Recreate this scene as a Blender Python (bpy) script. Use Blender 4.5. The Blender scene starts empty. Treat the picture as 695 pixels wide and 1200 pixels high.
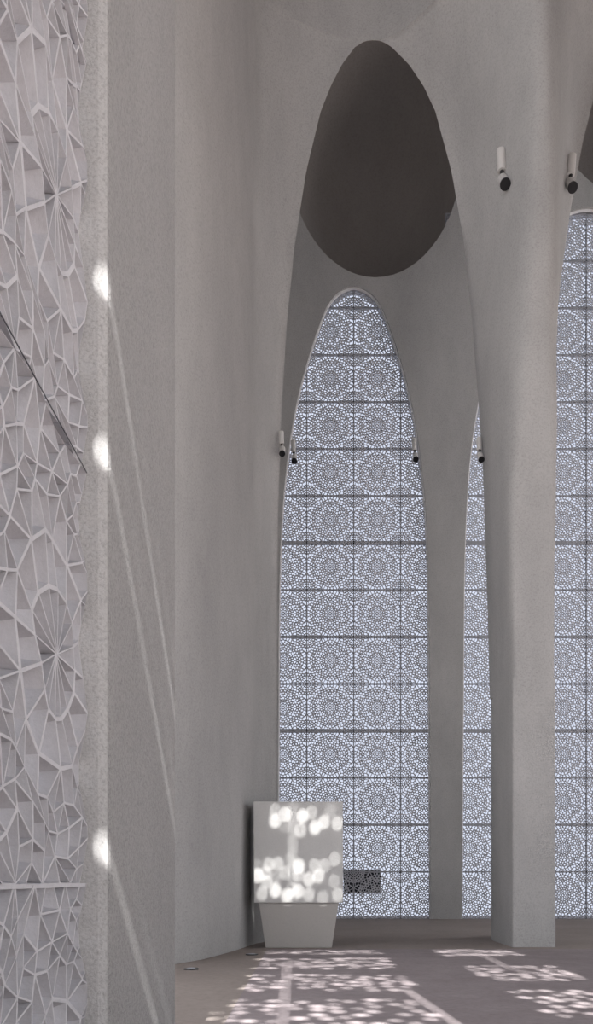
import bpy, math, random
from mathutils import Vector, Matrix
from mathutils.geometry import delaunay_2d_cdt
random.seed(3)
F=950.0; CX=360.0; HY=1030.0; EH=1.5
def WX(px,D): return (px-CX)/F*D
def WZ(py,D): return EH+(HY-py)/F*D
sc=bpy.context.scene
col=sc.collection

# ---------------------------------------------------------------- materials
def mat_new(name):
    m=bpy.data.materials.new(name); m.use_nodes=True
    nt=m.node_tree; nt.nodes.clear()
    out=nt.nodes.new('ShaderNodeOutputMaterial'); b=nt.nodes.new('ShaderNodeBsdfPrincipled')
    nt.links.new(b.outputs[0],out.inputs[0]); return m,nt,b
def concrete(name,c1,c2,scale=3.0,dark=.85,rough=.9,bump=.25,speck=60,streak=True,bd=.01,pit=0):
    m,nt,b=mat_new(name); N=nt.nodes.new; L=nt.links.new
    tc=N('ShaderNodeTexCoord')
    n=N('ShaderNodeTexNoise'); n.inputs['Scale'].default_value=scale*.12; n.inputs['Detail'].default_value=9; n.inputs['Roughness'].default_value=.72
    mp=N('ShaderNodeMapping'); mp.inputs['Scale'].default_value=(1,1,.45 if streak else 1)
    L(tc.outputs['Object'],mp.inputs[0]); L(mp.outputs[0],n.inputs['Vector'])
    r=N('ShaderNodeValToRGB'); r.color_ramp.elements[0].position=.3; r.color_ramp.elements[1].position=.7
    r.color_ramp.elements[0].color=(*c1,1); r.color_ramp.elements[1].color=(*c2,1)
    L(n.outputs['Fac'],r.inputs[0])
    n2=N('ShaderNodeTexNoise'); n2.inputs['Scale'].default_value=speck; n2.inputs['Detail'].default_value=4; n2.inputs['Roughness'].default_value=.7
    L(tc.outputs['Object'],n2.inputs['Vector'])
    r2=N('ShaderNodeValToRGB'); r2.color_ramp.elements[0].position=.3; r2.color_ramp.elements[1].position=.55
    r2.color_ramp.elements[0].color=(dark,dark,dark,1); r2.color_ramp.elements[1].color=(1,1,1,1)
    L(n2.outputs['Fac'],r2.inputs[0])
    mx=N('ShaderNodeMix'); mx.data_type='RGBA'; mx.blend_type='MULTIPLY'; mx.inputs[0].default_value=1
    L(r.outputs[0],mx.inputs[6]); L(r2.outputs[0],mx.inputs[7])
    outc=mx.outputs[2]
    if pit:
        v=N('ShaderNodeTexVoronoi'); v.inputs['Scale'].default_value=pit; L(tc.outputs['Object'],v.inputs['Vector'])
        r3=N('ShaderNodeValToRGB'); r3.color_ramp.elements[0].position=.08; r3.color_ramp.elements[1].position=.24
        r3.color_ramp.elements[0].color=(.84,.835,.83,1); r3.color_ramp.elements[1].color=(1,1,1,1); L(v.outputs['Distance'],r3.inputs[0])
        m2=N('ShaderNodeMix'); m2.data_type='RGBA'; m2.blend_type='MULTIPLY'; m2.inputs[0].default_value=1
        L(outc,m2.inputs[6]); L(r3.outputs[0],m2.inputs[7]); outc=m2.outputs[2]
    L(outc,b.inputs['Base Color'])
    b.inputs['Roughness'].default_value=rough
    b.inputs['Specular IOR Level'].default_value=.2
    bp=N('ShaderNodeBump'); bp.inputs['Strength'].default_value=bump; bp.inputs['Distance'].default_value=bd
    L(n2.outputs['Fac'],bp.inputs['Height']); L(bp.outputs[0],b.inputs['Normal'])
    return m
M_con=concrete('cast_concrete',(.36,.358,.358),(.49,.486,.483),speck=26,dark=.80,pit=13,bump=.25)
M_near=concrete('cast_concrete_near',(.41,.403,.40),(.50,.492,.488),speck=70,bump=1,bd=.02,dark=.64,pit=45)
M_jamb_lit=concrete('jamb_concrete_lit',(.60,.595,.59),(.69,.685,.68),speck=60,bump=.6,dark=.74,pit=40)  # same wall, paler tone paints the light on the reveal face
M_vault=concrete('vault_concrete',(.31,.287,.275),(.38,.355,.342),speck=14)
M_lat=concrete('lattice_cast',(.48,.475,.50),(.56,.555,.58),speck=40,dark=.93)
M_scr=concrete('screen_cast',(.50,.51,.56),(.56,.57,.62),speck=10,dark=.95)
M_pul=concrete('pulpit_stone',(.50,.497,.49),(.56,.557,.55),speck=30,dark=.93,rough=.6)
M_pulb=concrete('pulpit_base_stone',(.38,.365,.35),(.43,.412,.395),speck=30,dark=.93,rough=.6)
M_floor=concrete('floor_stone',(.25,.215,.20),(.31,.27,.25),speck=9,streak=False)
M_carp=concrete('carpet_wool',(.23,.197,.206),(.31,.272,.28),speck=12,streak=False,scale=9)
M_lit_rim=concrete('lit_rim_paint',(.68,.68,.70),(.74,.74,.76),speck=12,dark=.95)  # pale tone paints the light caught by the arch reveals
def plain(name,c,rough=.5,metal=0):
    m,nt,b=mat_new(name)
    n=nt.nodes.new('ShaderNodeTexNoise'); n.inputs['Scale'].default_value=20
    r=nt.nodes.new('ShaderNodeValToRGB'); r.color_ramp.elements[0].color=(*[x*.9 for x in c],1); r.color_ramp.elements[1].color=(*[min(1,x*1.05) for x in c],1)
    nt.links.new(n.outputs['Fac'],r.inputs[0]); nt.links.new(r.outputs[0],b.inputs['Base Color'])
    b.inputs['Roughness'].default_value=rough; b.inputs['Metallic'].default_value=metal; return m
M_white=plain('painted_white_metal',(.62,.61,.6)); M_black=plain('black_lens',(.01,.01,.012),.3)
M_dark=plain('dark_joint',(.06,.06,.07)); M_frame=plain('frame_metal',(.36,.37,.41),.6)
def glass(name,c):
    m,nt,b=mat_new(name); nt.nodes.remove(b)
    tr=nt.nodes.new('ShaderNodeBsdfTransparent'); tr.inputs[0].default_value=(*c,1)
    nt.links.new(tr.outputs[0],nt.nodes['Material Output'].inputs[0]); return m
M_dimglass=glass('sky_dimming_glazing',(.42,.45,.52))  # tint cuts the sky brightness behind the screens
M_glass2=glass('side_glazing',(.46,.46,.49))

# ---------------------------------------------------------------- helpers
def mk(name,V,Fc,mat,parent=None,smooth=None):
    me=bpy.data.meshes.new(name); me.from_pydata([tuple(v) for v in V],[],Fc); me.update()
    o=bpy.data.objects.new(name,me); col.objects.link(o); me.materials.append(mat)
    if parent: o.parent=parent
    if smooth:
        bpy.context.view_layer.objects.active=o
        for p in bpy.context.selected_objects: p.select_set(False)
        o.select_set(True); bpy.ops.object.shade_smooth_by_angle(angle=math.radians(smooth)); o.select_set(False)
    return o
def boxvf(x0,x1,y0,y1,z0,z1,V,Fc):
    b=len(V)
    V+= [(x0,y0,z0),(x1,y0,z0),(x1,y1,z0),(x0,y1,z0),(x0,y0,z1),(x1,y0,z1),(x1,y1,z1),(x0,y1,z1)]
    Fc+=[tuple(b+i for i in f) for f in ((3,2,1,0),(4,5,6,7),(0,1,5,4),(1,2,6,5),(2,3,7,6),(3,0,4,7))]
def box(name,x0,x1,y0,y1,z0,z1,mat,parent=None,bev=0):
    V=[];Fc=[]; boxvf(x0,x1,y0,y1,z0,z1,V,Fc); o=mk(name,V,Fc,mat,parent)
    if bev:
        m=o.modifiers.new('bevel','BEVEL'); m.width=bev; m.segments=3
    return o
def empty(name):
    e=bpy.data.objects.new(name,None); col.objects.link(e); return e
def interp(tab,y):
    if y<=tab[0][0]: return tab[0][1]
    for (a,b),(c,d) in zip(tab,tab[1:]):
        if y<=c: return b+(d-b)*(y-a)/(c-a)
    return tab[-1][1]
def sm(t):
    t=max(0,min(1,t)); return t*t*(3-2*t)
def curve_wall(name,outer,holes,y,thick,mat):
    cu=bpy.data.curves.new(name,'CURVE'); cu.dimensions='2D'; cu.fill_mode='BOTH'; cu.extrude=thick/2
    for poly in [outer]+holes:
        s=cu.splines.new('POLY'); s.points.add(len(poly)-1)
        for i,(a,b) in enumerate(poly): s.points[i].co=(a,b,0,1)
        s.use_cyclic_u=True
    tmp=bpy.data.objects.new('tmp',cu); col.objects.link(tmp)
    dg=bpy.context.evaluated_depsgraph_get(); me=bpy.data.meshes.new_from_object(tmp.evaluated_get(dg))
    bpy.data.objects.remove(tmp)
    o=bpy.data.objects.new(name,me); col.objects.link(o); me.materials.clear(); me.materials.append(mat)
    me.transform(Matrix.Translation((0,y+thick/2,0))@Matrix.Rotation(math.pi/2,4,'X'))
    return o

# ---------------------------------------------------------------- rosette tessellations
def clip(poly,nx,ny,d):
    out=[]
    for i in range(len(poly)):
        a=poly[i]; b=poly[(i+1)%len(poly)]
        da=a[0]*nx+a[1]*ny-d; db=b[0]*nx+b[1]*ny-d
        if da<=0: out.append(a)
        if (da<0 and db>0) or (da>0 and db<0):
            t=da/(da-db); out.append((a[0]+(b[0]-a[0])*t,a[1]+(b[1]-a[1])*t))
    return out
def rosette(rings,corner,rmax,wav=0,k=8):
    P=[]
    for r,n,off in rings:
        for i in range(n):
            a=2*math.pi*(i+off)/n; q=r*(1+wav*math.cos(k*a))
            P.append((q*math.cos(a),q*math.sin(a)))
    P=[p for p in P if abs(p[0])<.49 and abs(p[1])<.49]
    for sx in (-.5,.5):
        for sy in (-.5,.5):
            for r,n,off in corner:
                for i in range(n):
                    a=2*math.pi*(i+off)/n; x=sx+r*math.cos(a); y=sy+r*math.sin(a)
                    if abs(x)<=.5 and abs(y)<=.5 and math.hypot(x,y)>rmax: P.append((x,y))
    return P
def cells(P,rect):
    x0,x1,y0,y1=rect; out=[]
    for p in P:
        poly=[(x0,y0),(x1,y0),(x1,y1),(x0,y1)]
        for q in P:
            if q is p: continue
            dx=q[0]-p[0]; dy=q[1]-p[1]
            if dx*dx+dy*dy<1e-8 or dx*dx+dy*dy>.25: continue
            mx=(p[0]+q[0])/2; my=(p[1]+q[1])/2
            poly=clip(poly,dx,dy,mx*dx+my*dy)
            if len(poly)<3: break
        cl=[]
        for a in poly:
            if not cl or math.hypot(a[0]-cl[-1][0],a[1]-cl[-1][1])>1e-4: cl.append(a)
        if len(cl)>=3: out.append(cl)
    return out
def prof(cls,levels,S,V,Fc,xf,sf=None):
    for c in cls:
        cx=sum(a[0] for a in c)/len(c); cy=sum(a[1] for a in c)/len(c); n=len(c); b=len(V)
        mul=sf(cx,cy) if sf else 1
        for s,h in levels:
            if s<1: s*=mul
            for a in c: V.append(xf((cx+(a[0]-cx)*s)*S,(cy+(a[1]-cy)*s)*S,h))
        for k in range(len(levels)-1):
            for i in range(n):
                j=(i+1)%n; Fc.append((b+k*n+i,b+k*n+j,b+(k+1)*n+j,b+(k+1)*n+i))

# ---------------------------------------------------------------- near lattice (left): star shaped relief
pts=[(0,0)]
for r,n,off in [(.14,16,0),(.25,16,0),(.325,32,0),(.385,32,.5),(.44,32,0),(.49,40,0)]:
    for i in range(n):
        a=2*math.pi*(i+off)/n; j=.012 if r>.35 else 0
        rr=r*(1.06 if (r==.325 and i%2==0) else 1)
        x,y=(rr*math.cos(a)+random.uniform(-j,j),rr*math.sin(a)+random.uniform(-j,j))
        if abs(x)<.47 and abs(y)<.47: pts.append((x,y))
for sx in (-.5,.5):
    for sy in (-.5,.5):
        for r,n,off in [(.11,16,0),(.19,16,.0)]:
            for i in range(n):
                a=2*math.pi*(i+off)/n; x=sx+r*math.cos(a); y=sy+r*math.sin(a)
                if abs(x)<.48 and abs(y)<.48 and math.hypot(x,y)>.50: pts.append((x,y))
for i in range(13):
    t=-.5+i/12
    pts+= [(t,-.5),(t,.5)]
    if 0<i<12: pts+=[(-.5,t),(.5,t)]
vs,_,fs,_,_,_=delaunay_2d_cdt([Vector(p) for p in pts],[],[],0,1e-5)[:6]
tris=[tuple(f) for f in fs]
emap={}
for ti,t in enumerate(tris):
    for i in range(3):
        e=frozenset((t[i],t[(i+1)%3])); emap.setdefault(e,[]).append(ti)
merged=set(); polys=[]
def kind(e):
    u,v=tuple(e); a,b=vs[u],vs[v]; ra,rb=a.length,b.length
    if max(ra,rb)>.36: return 'out'
    if min(ra,rb)<.01: return 'keep'
    if abs(a.x*b.y-a.y*b.x)<1e-4: return 'keep'
    if abs(ra-rb)<.03: return 'keep'
    return 'diag'
el=[e for e in emap if len(emap[e])==2]; random.shuffle(el)
el.sort(key=lambda e:0 if kind(e)=='diag' else 1)
def convex(q,lim):
    s=0
    for i in range(4):
        a,b,c=vs[q[i]],vs[q[(i+1)%4]],vs[q[(i+2)%4]]
        cr=(b.x-a.x)*(c.y-b.y)-(b.y-a.y)*(c.x-b.x)
        if abs(cr)<lim: return False
        if s==0: s=1 if cr>0 else -1
        elif (cr>0)!=(s>0): return False
    return True
for e in el:
    t1,t2=emap[e]
    if t1 in merged or t2 in merged: continue
    kd=kind(e)
    if kd=='keep': continue
    if kd=='out' and random.random()<.4: continue
    u,v=tuple(e)
    o1=[w for w in tris[t1] if w not in e][0]; o2=[w for w in tris[t2] if w not in e][0]
    q=(u,o1,v,o2)
    if convex(q,1e-5 if kd=='diag' else 4e-4): merged|={t1,t2}; polys.append(q)
for ti,t in enumerate(tris):
    if ti not in merged: polys.append(t)
polys=[[(vs[i].x,vs[i].y) for i in q] for q in polys]
part=[]
for q in polys:
    c=clip(q,1,0,.2085)
    if len(c)>=3:
        A=abs(sum(c[i][0]*c[(i+1)%len(c)][1]-c[(i+1)%len(c)][0]*c[i][1] for i in range(len(c))))/2
        if A>1e-5: part.append(c)
S=1.87
V=[];Fc=[]
lev=[(1.0,1.0),(.90,1.0),(.72,0.0),(.71,-.1)]
def hgt(u,v): return .060+.022*math.sin(u*9+1)*math.sin(v*11)
for r in range(5):
    zc=.545+r*S
    for c in range(3):
        yc=3.3-c*S
        prof(part if c==0 else polys,lev,S,V,Fc,lambda u,v,h:(-1.08+h*hgt(u,v),yc+u,zc+v))
lat=empty('lattice_screen'); mk('lattice_cells',V,Fc,M_lat,lat)
V=[];Fc=[]
boxvf(-1.03,-1.008,-1.3,3.69,1.465,1.481,V,Fc)
boxvf(-1.03,-1.008,-1.3,3.69,5.20,5.212,V,Fc)
mk('joint_bar',V,Fc,M_lat,lat)
V=[];Fc=[]
boxvf(-1.004,-1.001,-1.3,3.69,3.346,3.351,V,Fc)
mk('joint_gap',V,Fc,M_dark,lat)
mk('dimming_glazing',[(-1.10,-2.3,-.3),(-1.10,3.69,-.3),(-1.10,3.69,8.9),(-1.10,-2.3,8.9)],[(0,1,2,3)],M_glass2,lat)

# left wall pier with chamfered reveal
V=[];Fc=[]
prof_xy=[(-1.6,3.7),(-1.0,3.7),(-.955,3.70),(-.915,3.71),(-.907,3.74),(-.907,5.56),(-1.6,5.56)]
zs=[-.1+i*1.0 for i in range(28)]
for z in zs:
    for p in prof_xy: V.append((p[0],p[1],z))
n=len(prof_xy)
for k in range(len(zs)-1):
    for i in range(n):
        j=(i+1)%n; Fc.append((k*n+i,k*n+j,(k+1)*n+j,(k+1)*n+i))
wl=mk('wall_left',V,Fc,M_near)
wl.data.materials.append(M_jamb_lit)
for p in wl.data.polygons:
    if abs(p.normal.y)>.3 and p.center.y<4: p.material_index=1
box('wall_left_upper',-1.6,-.907,-6,3.7,8.97,26,M_near)

# ---------------------------------------------------------------- arched vault wall with column (lofts)
DE=20.0
AL=[(47,437),(47.5,431),(49,426),(55,416),(75,401),(100,388),(130,376),(200,359),(290,345),(380,336),(480,330),(600,326),(700,325)]
AR=[(47,437),(47.5,444),(49,449),(55,459),(75,479),(100,496),(130,510),(200,529),(280,543),(370,553),(460,560),(550,566),(700,571),(820,574)]
BL=[(47,755),(47.5,745),(50,736),(70,716),(110,697),(170,682),(250,668),(350,654),(460,639),(600,626),(700,621),(820,620)]
BR=[(47,755),(47.5,765),(50,774),(70,794),(110,813),(170,829),(250,841),(350,849),(460,855),(600,865),(700,880),(820,890)]
ys=[1101.4+3]+[1090-i*20 for i in range(13)]+[821,819]
y=805
while y>130: ys.append(y); y-=12
k=22
ys+=[47+83*((1-i/k)**2) for i in range(k)]+[47.0]
ys+=[40,30,20,0,-30,-60,-100,-140]
def loft(name,rowf,mat,ang=40):
    V=[];Fc=[];n=None
    for y in ys:
        row=rowf(y); n=len(row); z=WZ(y,DE)
        for p in row: V.append((p[0],p[1],EH+(z-EH)*(p[2] if len(p)>2 else 1)))
    for k in range(len(ys)-1):
        for i in range(n-1):
            Fc.append((k*n+i,k*n+i+1,(k+1)*n+i+1,(k+1)*n+i))
    return mk(name,V,Fc,mat,smooth=ang)
def back(X,sgn):
    return [(X*(1+.4/DE)+sgn*.04,DE+.4,1+.4/DE+.003),(X*(1+1.2/DE)+sgn*.25,DE+1.2,1+1.2/DE+.012)]
plan=[(-6,12.6),(-4.4,13.1),(-3.2,13.65),(-2.33,14.25),(-1.95,15.1),(-1.72,16),(-1.52,16.9),(-1.36,17.8),(-1.25,18.5),(-1.18,18.9),(-1.08,19.12)]
def rowL(y):
    X=WX(interp(AL,y),DE); r=list(plan)
    for i in range(1,21):
        t=i/20; r.append((-1.08+(X+1.08)*t,19.12+(DE-19.12)*(math.sin(t*math.pi/2))))
    return r+back(X,-1)
loft('arched_wall',rowL,M_con,50)
def rowC(y):
    a=WX(interp(AR,y),DE); b=WX(interp(BL,y),DE); c=(a+b)/2; h=(b-a)/2
    kk=sm((680-y)/540.0); nn=40 if y>820 else 14-10*sm((820-y)/380)
    A=2.2+.3*kk
    pts=[]
    M=48
    for i in range(M+1):
        th=math.pi*(1-i/M); cs=math.cos(th); sn=max(0,math.sin(th))
        ux=math.copysign(abs(cs)**(2/nn),cs); g=sn**(2/nn)
        u2=-1+2*i/M; g2=math.cos(math.pi*u2/2)**2
        U=ux*(1-kk)+u2*kk; G=g*(1-kk)+g2*kk
        pts.append((c+h*U,DE-A*G))
    return back(a,1)[::-1]+pts+back(b,-1)
loft('column',rowC,M_con,45)
def rowR(y):
    a=WX(interp(BR,y),DE)
    pts=back(a,1)[::-1]
    for i in range(21):
        t=i/20; pts.append((a+(22-a)*t,DE-2.0*math.sin(math.pi*t)**2))
    return pts
loft('arched_wall',rowR,M_con,50)

# ---------------------------------------------------------------- back wall with arched windows and dome niches
DB=30.3
T=[(0,0),(.002,.09),(.013,.25),(.034,.37),(.088,.53),(.155,.70),(.22,.81),(.29,.89),(.36,.945),(.49,.98),(1.0,1.0)]
def arch(cx,hw,ytop):
    X=WX(cx,DB); H=hw/F*DB; zt=WZ(ytop,DB); L=[]
    for i in range(41):
        t=(i/40)**2; L.append((H*interp(T,t),zt*(1-t)))
    for _ in range(3):
        L=[L[0]]+[((L[i-1][0]+2*L[i][0]+L[i+1][0])/4,L[i][1]) for i in range(1,40)]+[L[-1]]
    right=[(X+a,b) for a,b in L]+[(X+H,-.3)]
    left=[(X-a,b) for a,b in reversed(L[1:])]
    return right+[(X-H,-.3)]+left
def ell(cx,cy,rx,ry):
    return [(WX(cx,DB)+rx/F*DB*math.cos(a),WZ(cy,DB)+ry/F*DB*math.sin(a)) for a in [2*math.pi*i/64 for i in range(64)]]
A1=arch(415,90,335); A2=arch(690,149,243)
E1=(440,175,102,150); E2=(745,90,105,142)
wb=curve_wall('wall_back',[(-6,-.5),(24,-.5),(24,38),(-6,38)],[A1,A2,ell(*E1),ell(*E2)],DB,.5,M_con)
def dome(name,cx,cy,rx,ry,depth):
    V=[];Fc=[];n=64;m=14
    X=WX(cx,DB);Z=WZ(cy,DB);RX=rx/F*DB;RZ=ry/F*DB
    for j in range(m+1):
        ph=math.pi/2*j/m
        for i in range(n):
            a=2*math.pi*i/n; V.append((X+RX*math.cos(a)*math.cos(ph),DB+depth*math.sin(ph),Z+RZ*math.sin(a)*math.cos(ph)))
    for j in range(m):
        for i in range(n): Fc.append((j*n+i,j*n+(i+1)%n,(j+1)*n+(i+1)%n,(j+1)*n+i))
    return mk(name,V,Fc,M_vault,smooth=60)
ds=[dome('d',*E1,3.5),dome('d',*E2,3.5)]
for p in bpy.context.selected_objects: p.select_set(False)
for d in ds: d.select_set(True)
wb.select_set(True); bpy.context.view_layer.objects.active=wb; bpy.ops.object.join(); wb.select_set(False)
def tube(name,pts,y,r,mat):
    cu=bpy.data.curves.new(name,'CURVE'); cu.dimensions='3D'; cu.bevel_depth=r
    s=cu.splines.new('POLY'); s.points.add(len(pts)-1)
    for i,(a,b) in enumerate(pts): s.points[i].co=(a,y,b,1)
    s.use_cyclic_u=True; cu.materials.append(mat)
    o=bpy.data.objects.new(name,cu); col.objects.link(o); return o
tube('lit_rim_1',A1,DB+.12,.055,M_lit_rim); tube('lit_rim_2',A2,DB+.12,.055,M_lit_rim)  # added tubes, light colour stands in for the lit arch reveal
# screens
P_far=rosette([(0,1,0),(.05,8,0),(.095,16,0),(.14,16,.5),(.195,24,0),(.245,24,.5),(.295,32,0),(.345,32,.5),(.395,40,0),(.445,48,.5)],[(.0,1,0),(.05,8,.5),(.10,16,.5),(.15,16,0),(.20,24,.5),(.25,24,0)],.49,wav=.045)
rect_=(-.492,.492,-.492,.492)
cf=cells(P_far,rect_)
def holesize(x,y):
    r=math.hypot(x,y); a=math.atan2(y,x)
    if r<.47: return 1+.25*math.cos(2*math.pi*(r-.25)/.20+1.3*math.cos(8*a))
    r=math.hypot(abs(x)-.5,abs(y)-.5)
    return 1+.2*math.cos(2*math.pi*(r-.1)/.16)
def screen(cx_world,ncol,nrow,D,name,S=1.77,z0=0,sc_=.61,mat=M_scr,top=0):
    e=empty(name)
    def arr(o,nr):
        a=o.modifiers.new('cols','ARRAY'); a.count=ncol; a.use_relative_offset=False; a.use_constant_offset=True; a.constant_offset_displace=(S,0,0)
        if nr>1:
            a=o.modifiers.new('rows','ARRAY'); a.count=nr; a.use_relative_offset=False; a.use_constant_offset=True; a.constant_offset_displace=(0,0,S)
    V=[];Fc=[]
    prof(cf,[(sc_,.04),(sc_,0),(1,0)],S,V,Fc,lambda u,v,h:(u,h,v),holesize)
    o=mk('perforated_panels',V,Fc,mat,e)
    o.location=(cx_world-(ncol-1)*S/2,D,z0+S/2); arr(o,nrow)
    if top:
        V=[];Fc=[]
        prof(cells(P_far,(-.492,.492,-.492,-.5+top)),[(sc_,.04),(sc_,0),(1,0)],S,V,Fc,lambda u,v,h:(u,h,v),holesize)
        o=mk('perforated_panels_top',V,Fc,mat,e)
        o.location=(cx_world-(ncol-1)*S/2,D,z0+S/2+nrow*S); arr(o,1)
    V=[];Fc=[]
    x0=cx_world-ncol*S/2; x1=x0+ncol*S; zt=z0+(nrow+top)*S
    for i in range(ncol+1): boxvf(x0+i*S-.018,x0+i*S+.018,D-.03,D+.05,z0,zt,V,Fc)
    for j in range(nrow+1):
        w=.07 if j in (4,8) else .045 if j in (2,6) else .028
        boxvf(x0,x1,D-.03,D+.05,z0+j*S-w,z0+j*S+w,V,Fc)
    mk('panel_frame',V,Fc,M_frame,e)
    V=[(x0,D+.12,z0),(x1,D+.12,z0),(x1,D+.12,zt),(x0,D+.12,zt)]
    mk('dimming_glazing',V,[(0,1,2,3)],M_dimglass,e)  # added pane, dims the sky seen through the holes
    return e
screen(WX(415,DB),4,13,DB+.25,'perforated_screen',top=.38)
screen(WX(690,DB),6,15,DB+.25,'perforated_screen')
V=[];Fc=[]
xa,xb,za,zb=WX(403,30.8),WX(447,30.8),WZ(1047,30.8),WZ(1019,30.8)
boxvf(xa,xb,30.90,30.95,za,zb,V,Fc)
for i in range(7): boxvf(xa,xb,30.82,30.9,za+i*(zb-za)/6-.01,za+i*(zb-za)/6+.01,V,Fc)
mk('ventilation_grille',V,Fc,M_dark)
box('wall_bay_left',-1.6,-1.3,21.3,30.3,-.1,38,M_con)
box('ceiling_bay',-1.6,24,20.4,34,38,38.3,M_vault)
box('wall_bay_upper',-6,24,20.25,20.6,26.0,38.1,M_con)

# ---------------------------------------------------------------- floor / ceiling / added sun gobo
box('floor',-30,60,-12,33,-.4,0,M_floor)
box('carpet',-.85,22,2,17.2,0.0,.012,M_carp)
box('shade_ceiling',-6,18,-6.3,20.25,26,26.3,M_con)  # unseen partial ceiling, put in to darken the top and stop sun
box('shade_wall_right',18,18.3,-6,20.2,11,26.3,M_con)  # unseen upper wall, added to darken the upper surfaces
EPS=.055; TE=.84; GY=-6.0
def ngon(x,z,rx,rz,n=8): return [(x+rx*math.cos(2*math.pi*i/n),z+rz*math.sin(2*math.pi*i/n)) for i in range(n)]
holes=[]; used=[]; segs=[]
def slot(X0,D0,Z0,X1,D1,Z1,w):
    d0=D0-GY; d1=D1-GY
    a=(X0+EPS*d0,Z0+TE*d0); b=(X1+EPS*d1,Z1+TE*d1)
    if a[1]>b[1]: a,b=b,a
    segs.append((a,b)); holes.append([(a[0]-w,a[1]),(a[0]+w,a[1]),(b[0]+w,b[1]),(b[0]-w,b[1])])
def hole_for(X,D,Z,rx=.05,rz=.05,md=.13):
    d=D-GY; x=X+EPS*d; z=Z+TE*d
    for a,b in segs:
        if a[1]-.1<z<b[1]+.1:
            t=(z-a[1])/(b[1]-a[1]); 
            if abs(x-(a[0]+(b[0]-a[0])*t))<rx+.012: return
    for a,b,r in used:
        if abs(a-x)<md and abs(b-z)<md: return
    used.append((x,z,rx)); holes.append(ngon(x,z,rx,rz))
slot(-.313,17.5,1.05,-.313,17.5,3.15,.005)
slot(-.36,14.6,0,-.24,7.6,0,.008)
slot(1.33,10.9,0,1.60,7.4,0,.011)
slot(3.44,17.4,0,3.38,13.2,0,.007)
R=random.uniform
for (ya,yb,nn) in ((948,972,30),(1006,1016,14),(1022,1034,18),(1042,1054,26)):
    for i in range(nn*4):
        px=R(300,400) if ya>1000 else 318+78*random.random()**.8
        s=R(.025,.055); hole_for(WX(px,17.5),17.5,WZ(R(ya,yb),17.5),s,s*1.2,.17)
for i in range(1800):
    D=R(7.2,16.9); X=R(-.85,1.45)
    band=math.sin(D*2.3)+.5*math.sin(D*5.1+1)
    if band<-.35: continue
    s=R(.04,.085); hole_for(X,D,0,s,s*.8,.18)
for i in range(1800):
    D=R(8.0,17.0); X=R(2.7,4.15)
    band=math.sin(D*1.9+2)+.6*math.sin(D*4.3)
    if band<-.1: continue
    s=R(.04,.085); hole_for(X,D,0,s,s*.8,.18)
for zc in (4.17,3.39,1.58):
    zz=zc+TE*9.7
    holes.append(ngon(-.394,zz+.06,.010,.05))
    for dx,dz in ((-.335,.03),(-.26,.0),(-.185,.03)):
        holes.append(ngon(dx,zz+dz,.034,.040))
    for dx,dz in ((-.30,.34),(-.225,.32),(-.16,.33)):
        holes.append(ngon(dx,zz+dz,.026,.024))
curve_wall('sun_gobo',[(-4,-.1),(3.5,-.1),(3.5,8),(19,8),(19,26),(-4,26)],holes,GY,.02,M_con)  # unseen plate behind the camera, holes placed to cast sun blobs and streaks
# ---------------------------------------------------------------- pulpit
pu=empty('stone_pulpit'); DP=17.5
x0,x1=WX(297,DP),WX(402,DP); zt=WZ(939,DP); zb=WZ(1058,DP)
V=[(x0+.015,DP,zb),(x1-.0,DP,zb),(x1,DP+1.0,zb),(x0+.015,DP+1.0,zb),(x0,DP+.05,zt),(x1,DP+.05,zt),(x1,DP+1.0,zt),(x0,DP+1.0,zt)]
Fc=[(3,2,1,0),(4,5,6,7),(0,1,5,4),(1,2,6,5),(2,3,7,6),(3,0,4,7)]
o=mk('desk_block',V,Fc,M_pul,pu); b=o.modifiers.new('b','BEVEL'); b.width=.012; b.segments=2
d=DP+.05
V=[(WX(311,d),d+.08,0),(WX(389,d),d+.08,0),(WX(389,d),d+.8,0),(WX(311,d),d+.8,0),(WX(303.5,d),d,zb),(WX(397,d),d,zb),(WX(397,d),d+.9,zb),(WX(303.5,d),d+.9,zb)]
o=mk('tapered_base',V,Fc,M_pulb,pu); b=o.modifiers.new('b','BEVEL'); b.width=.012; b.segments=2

# ---------------------------------------------------------------- fixtures
def cyl(name,p0,p1,r0,r1,mat,parent,n=20):
    p0=Vector(p0);p1=Vector(p1); ax=(p1-p0).normalized(); u=ax.orthogonal().normalized(); w=ax.cross(u)
    V=[];Fc=[]
    for p,r in ((p0,r0),(p1,r1)):
        for i in range(n):
            a=2*math.pi*i/n; V.append(p+u*r*math.cos(a)+w*r*math.sin(a))
    for i in range(n): Fc.append((i,(i+1)%n,n+(i+1)%n,n+i))
    Fc.append(tuple(range(n))[::-1]); Fc.append(tuple(range(n,2*n)))
    return mk(name,V,Fc,mat,parent,smooth=40)
bpy.context.view_layer.update()
cam_o=Vector((0,0,EH))
def hit(px,py):
    dg=bpy.context.evaluated_depsgraph_get()
    r,loc,nor,idx,ob,mt=sc.ray_cast(dg,cam_o,Vector(((px-CX)/F,1,(HY-py)/F)).normalized())
    return loc,nor
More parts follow.
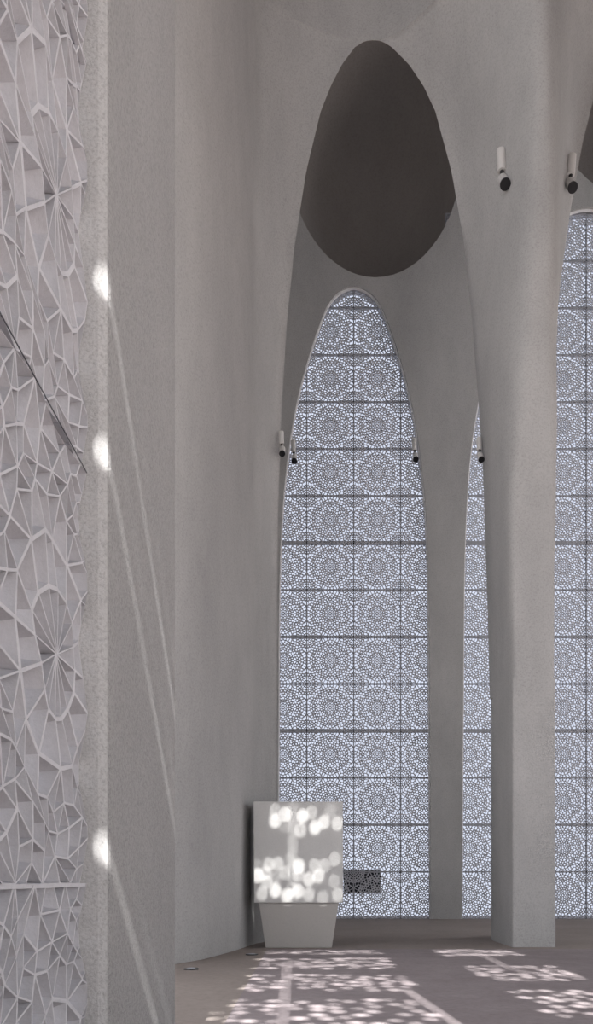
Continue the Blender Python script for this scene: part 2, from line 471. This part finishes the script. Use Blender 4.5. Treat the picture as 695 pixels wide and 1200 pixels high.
def spot(px,py,s,lean=0,D=None):
    loc,nor=hit(px,py)
    if D: loc=Vector((WX(px,D),D,WZ(py,D)))
    e=empty('wall_spotlight'); q=loc+Vector((0,-.13*s,0))
    cyl('mount_arm',loc+Vector((0,.12*s,0)),q,.035*s,.035*s,M_white,e)
    cyl('driver_body',q+Vector((-.03*s+lean,0,.12*s)),q+Vector((-.05*s+lean*2,0,.62*s)),.105*s,.105*s,M_white,e)
    cyl('swivel_joint',q+Vector((0,0,-.06*s)),q+Vector((-.03*s+lean,0,.14*s)),.05*s,.05*s,M_black,e)
    a=q+Vector((0,.05*s,-.02*s)); b=q+Vector((.0,-.22*s,-.38*s))
    cyl('lamp_head',a,b,.115*s,.12*s,M_white,e)
    dn=(b-a).normalized(); cyl('lens',b-dn*.03*s,b+dn*.015*s,.125*s,.125*s,M_black,e)
spot(588,212,.95); spot(666,216,.95,.05)
spot(331,526,.6,0,19.9); spot(345,535,.85,0,30.1); spot(486,533,.85,0,30.1); spot(562,533,.6,0,19.9)
def uplight(px,py):
    D=EH*F/(py-HY); X=WX(px,D); e=empty('floor_uplight')
    cyl('trim_ring',(X,D,0.0),(X,D,.02),.125,.12,M_black,e,28); cyl('glass_lens',(X,D,.02),(X,D,.026),.075,.07,M_frame,e,28)
uplight(224,1136); uplight(295,1119)

# ---------------------------------------------------------------- light
w=bpy.data.worlds.new('World'); sc.world=w; w.use_nodes=True
bg=w.node_tree.nodes['Background']; bg.inputs[0].default_value=(.96,.965,1.0,1); bg.inputs[1].default_value=1.8
sl=bpy.data.lights.new('sun','SUN'); sl.energy=42; sl.angle=math.radians(.46); sl.color=(1,.98,.95)
so=bpy.data.objects.new('sun',sl); col.objects.link(so)
so.rotation_euler=Vector((-EPS,1,-TE)).to_track_quat('-Z','Y').to_euler()
cam=bpy.data.cameras.new('camera'); co=bpy.data.objects.new('camera',cam); col.objects.link(co)
co.location=cam_o; co.rotation_euler=(math.pi/2,0,0)
cam.sensor_width=36; cam.lens=F/1200*36; cam.shift_x=-(CX-347.5)/1200; cam.shift_y=(HY-600)/1200
cam.clip_start=.05; cam.clip_end=300
sc.camera=co
sc.view_settings.view_transform='Standard'
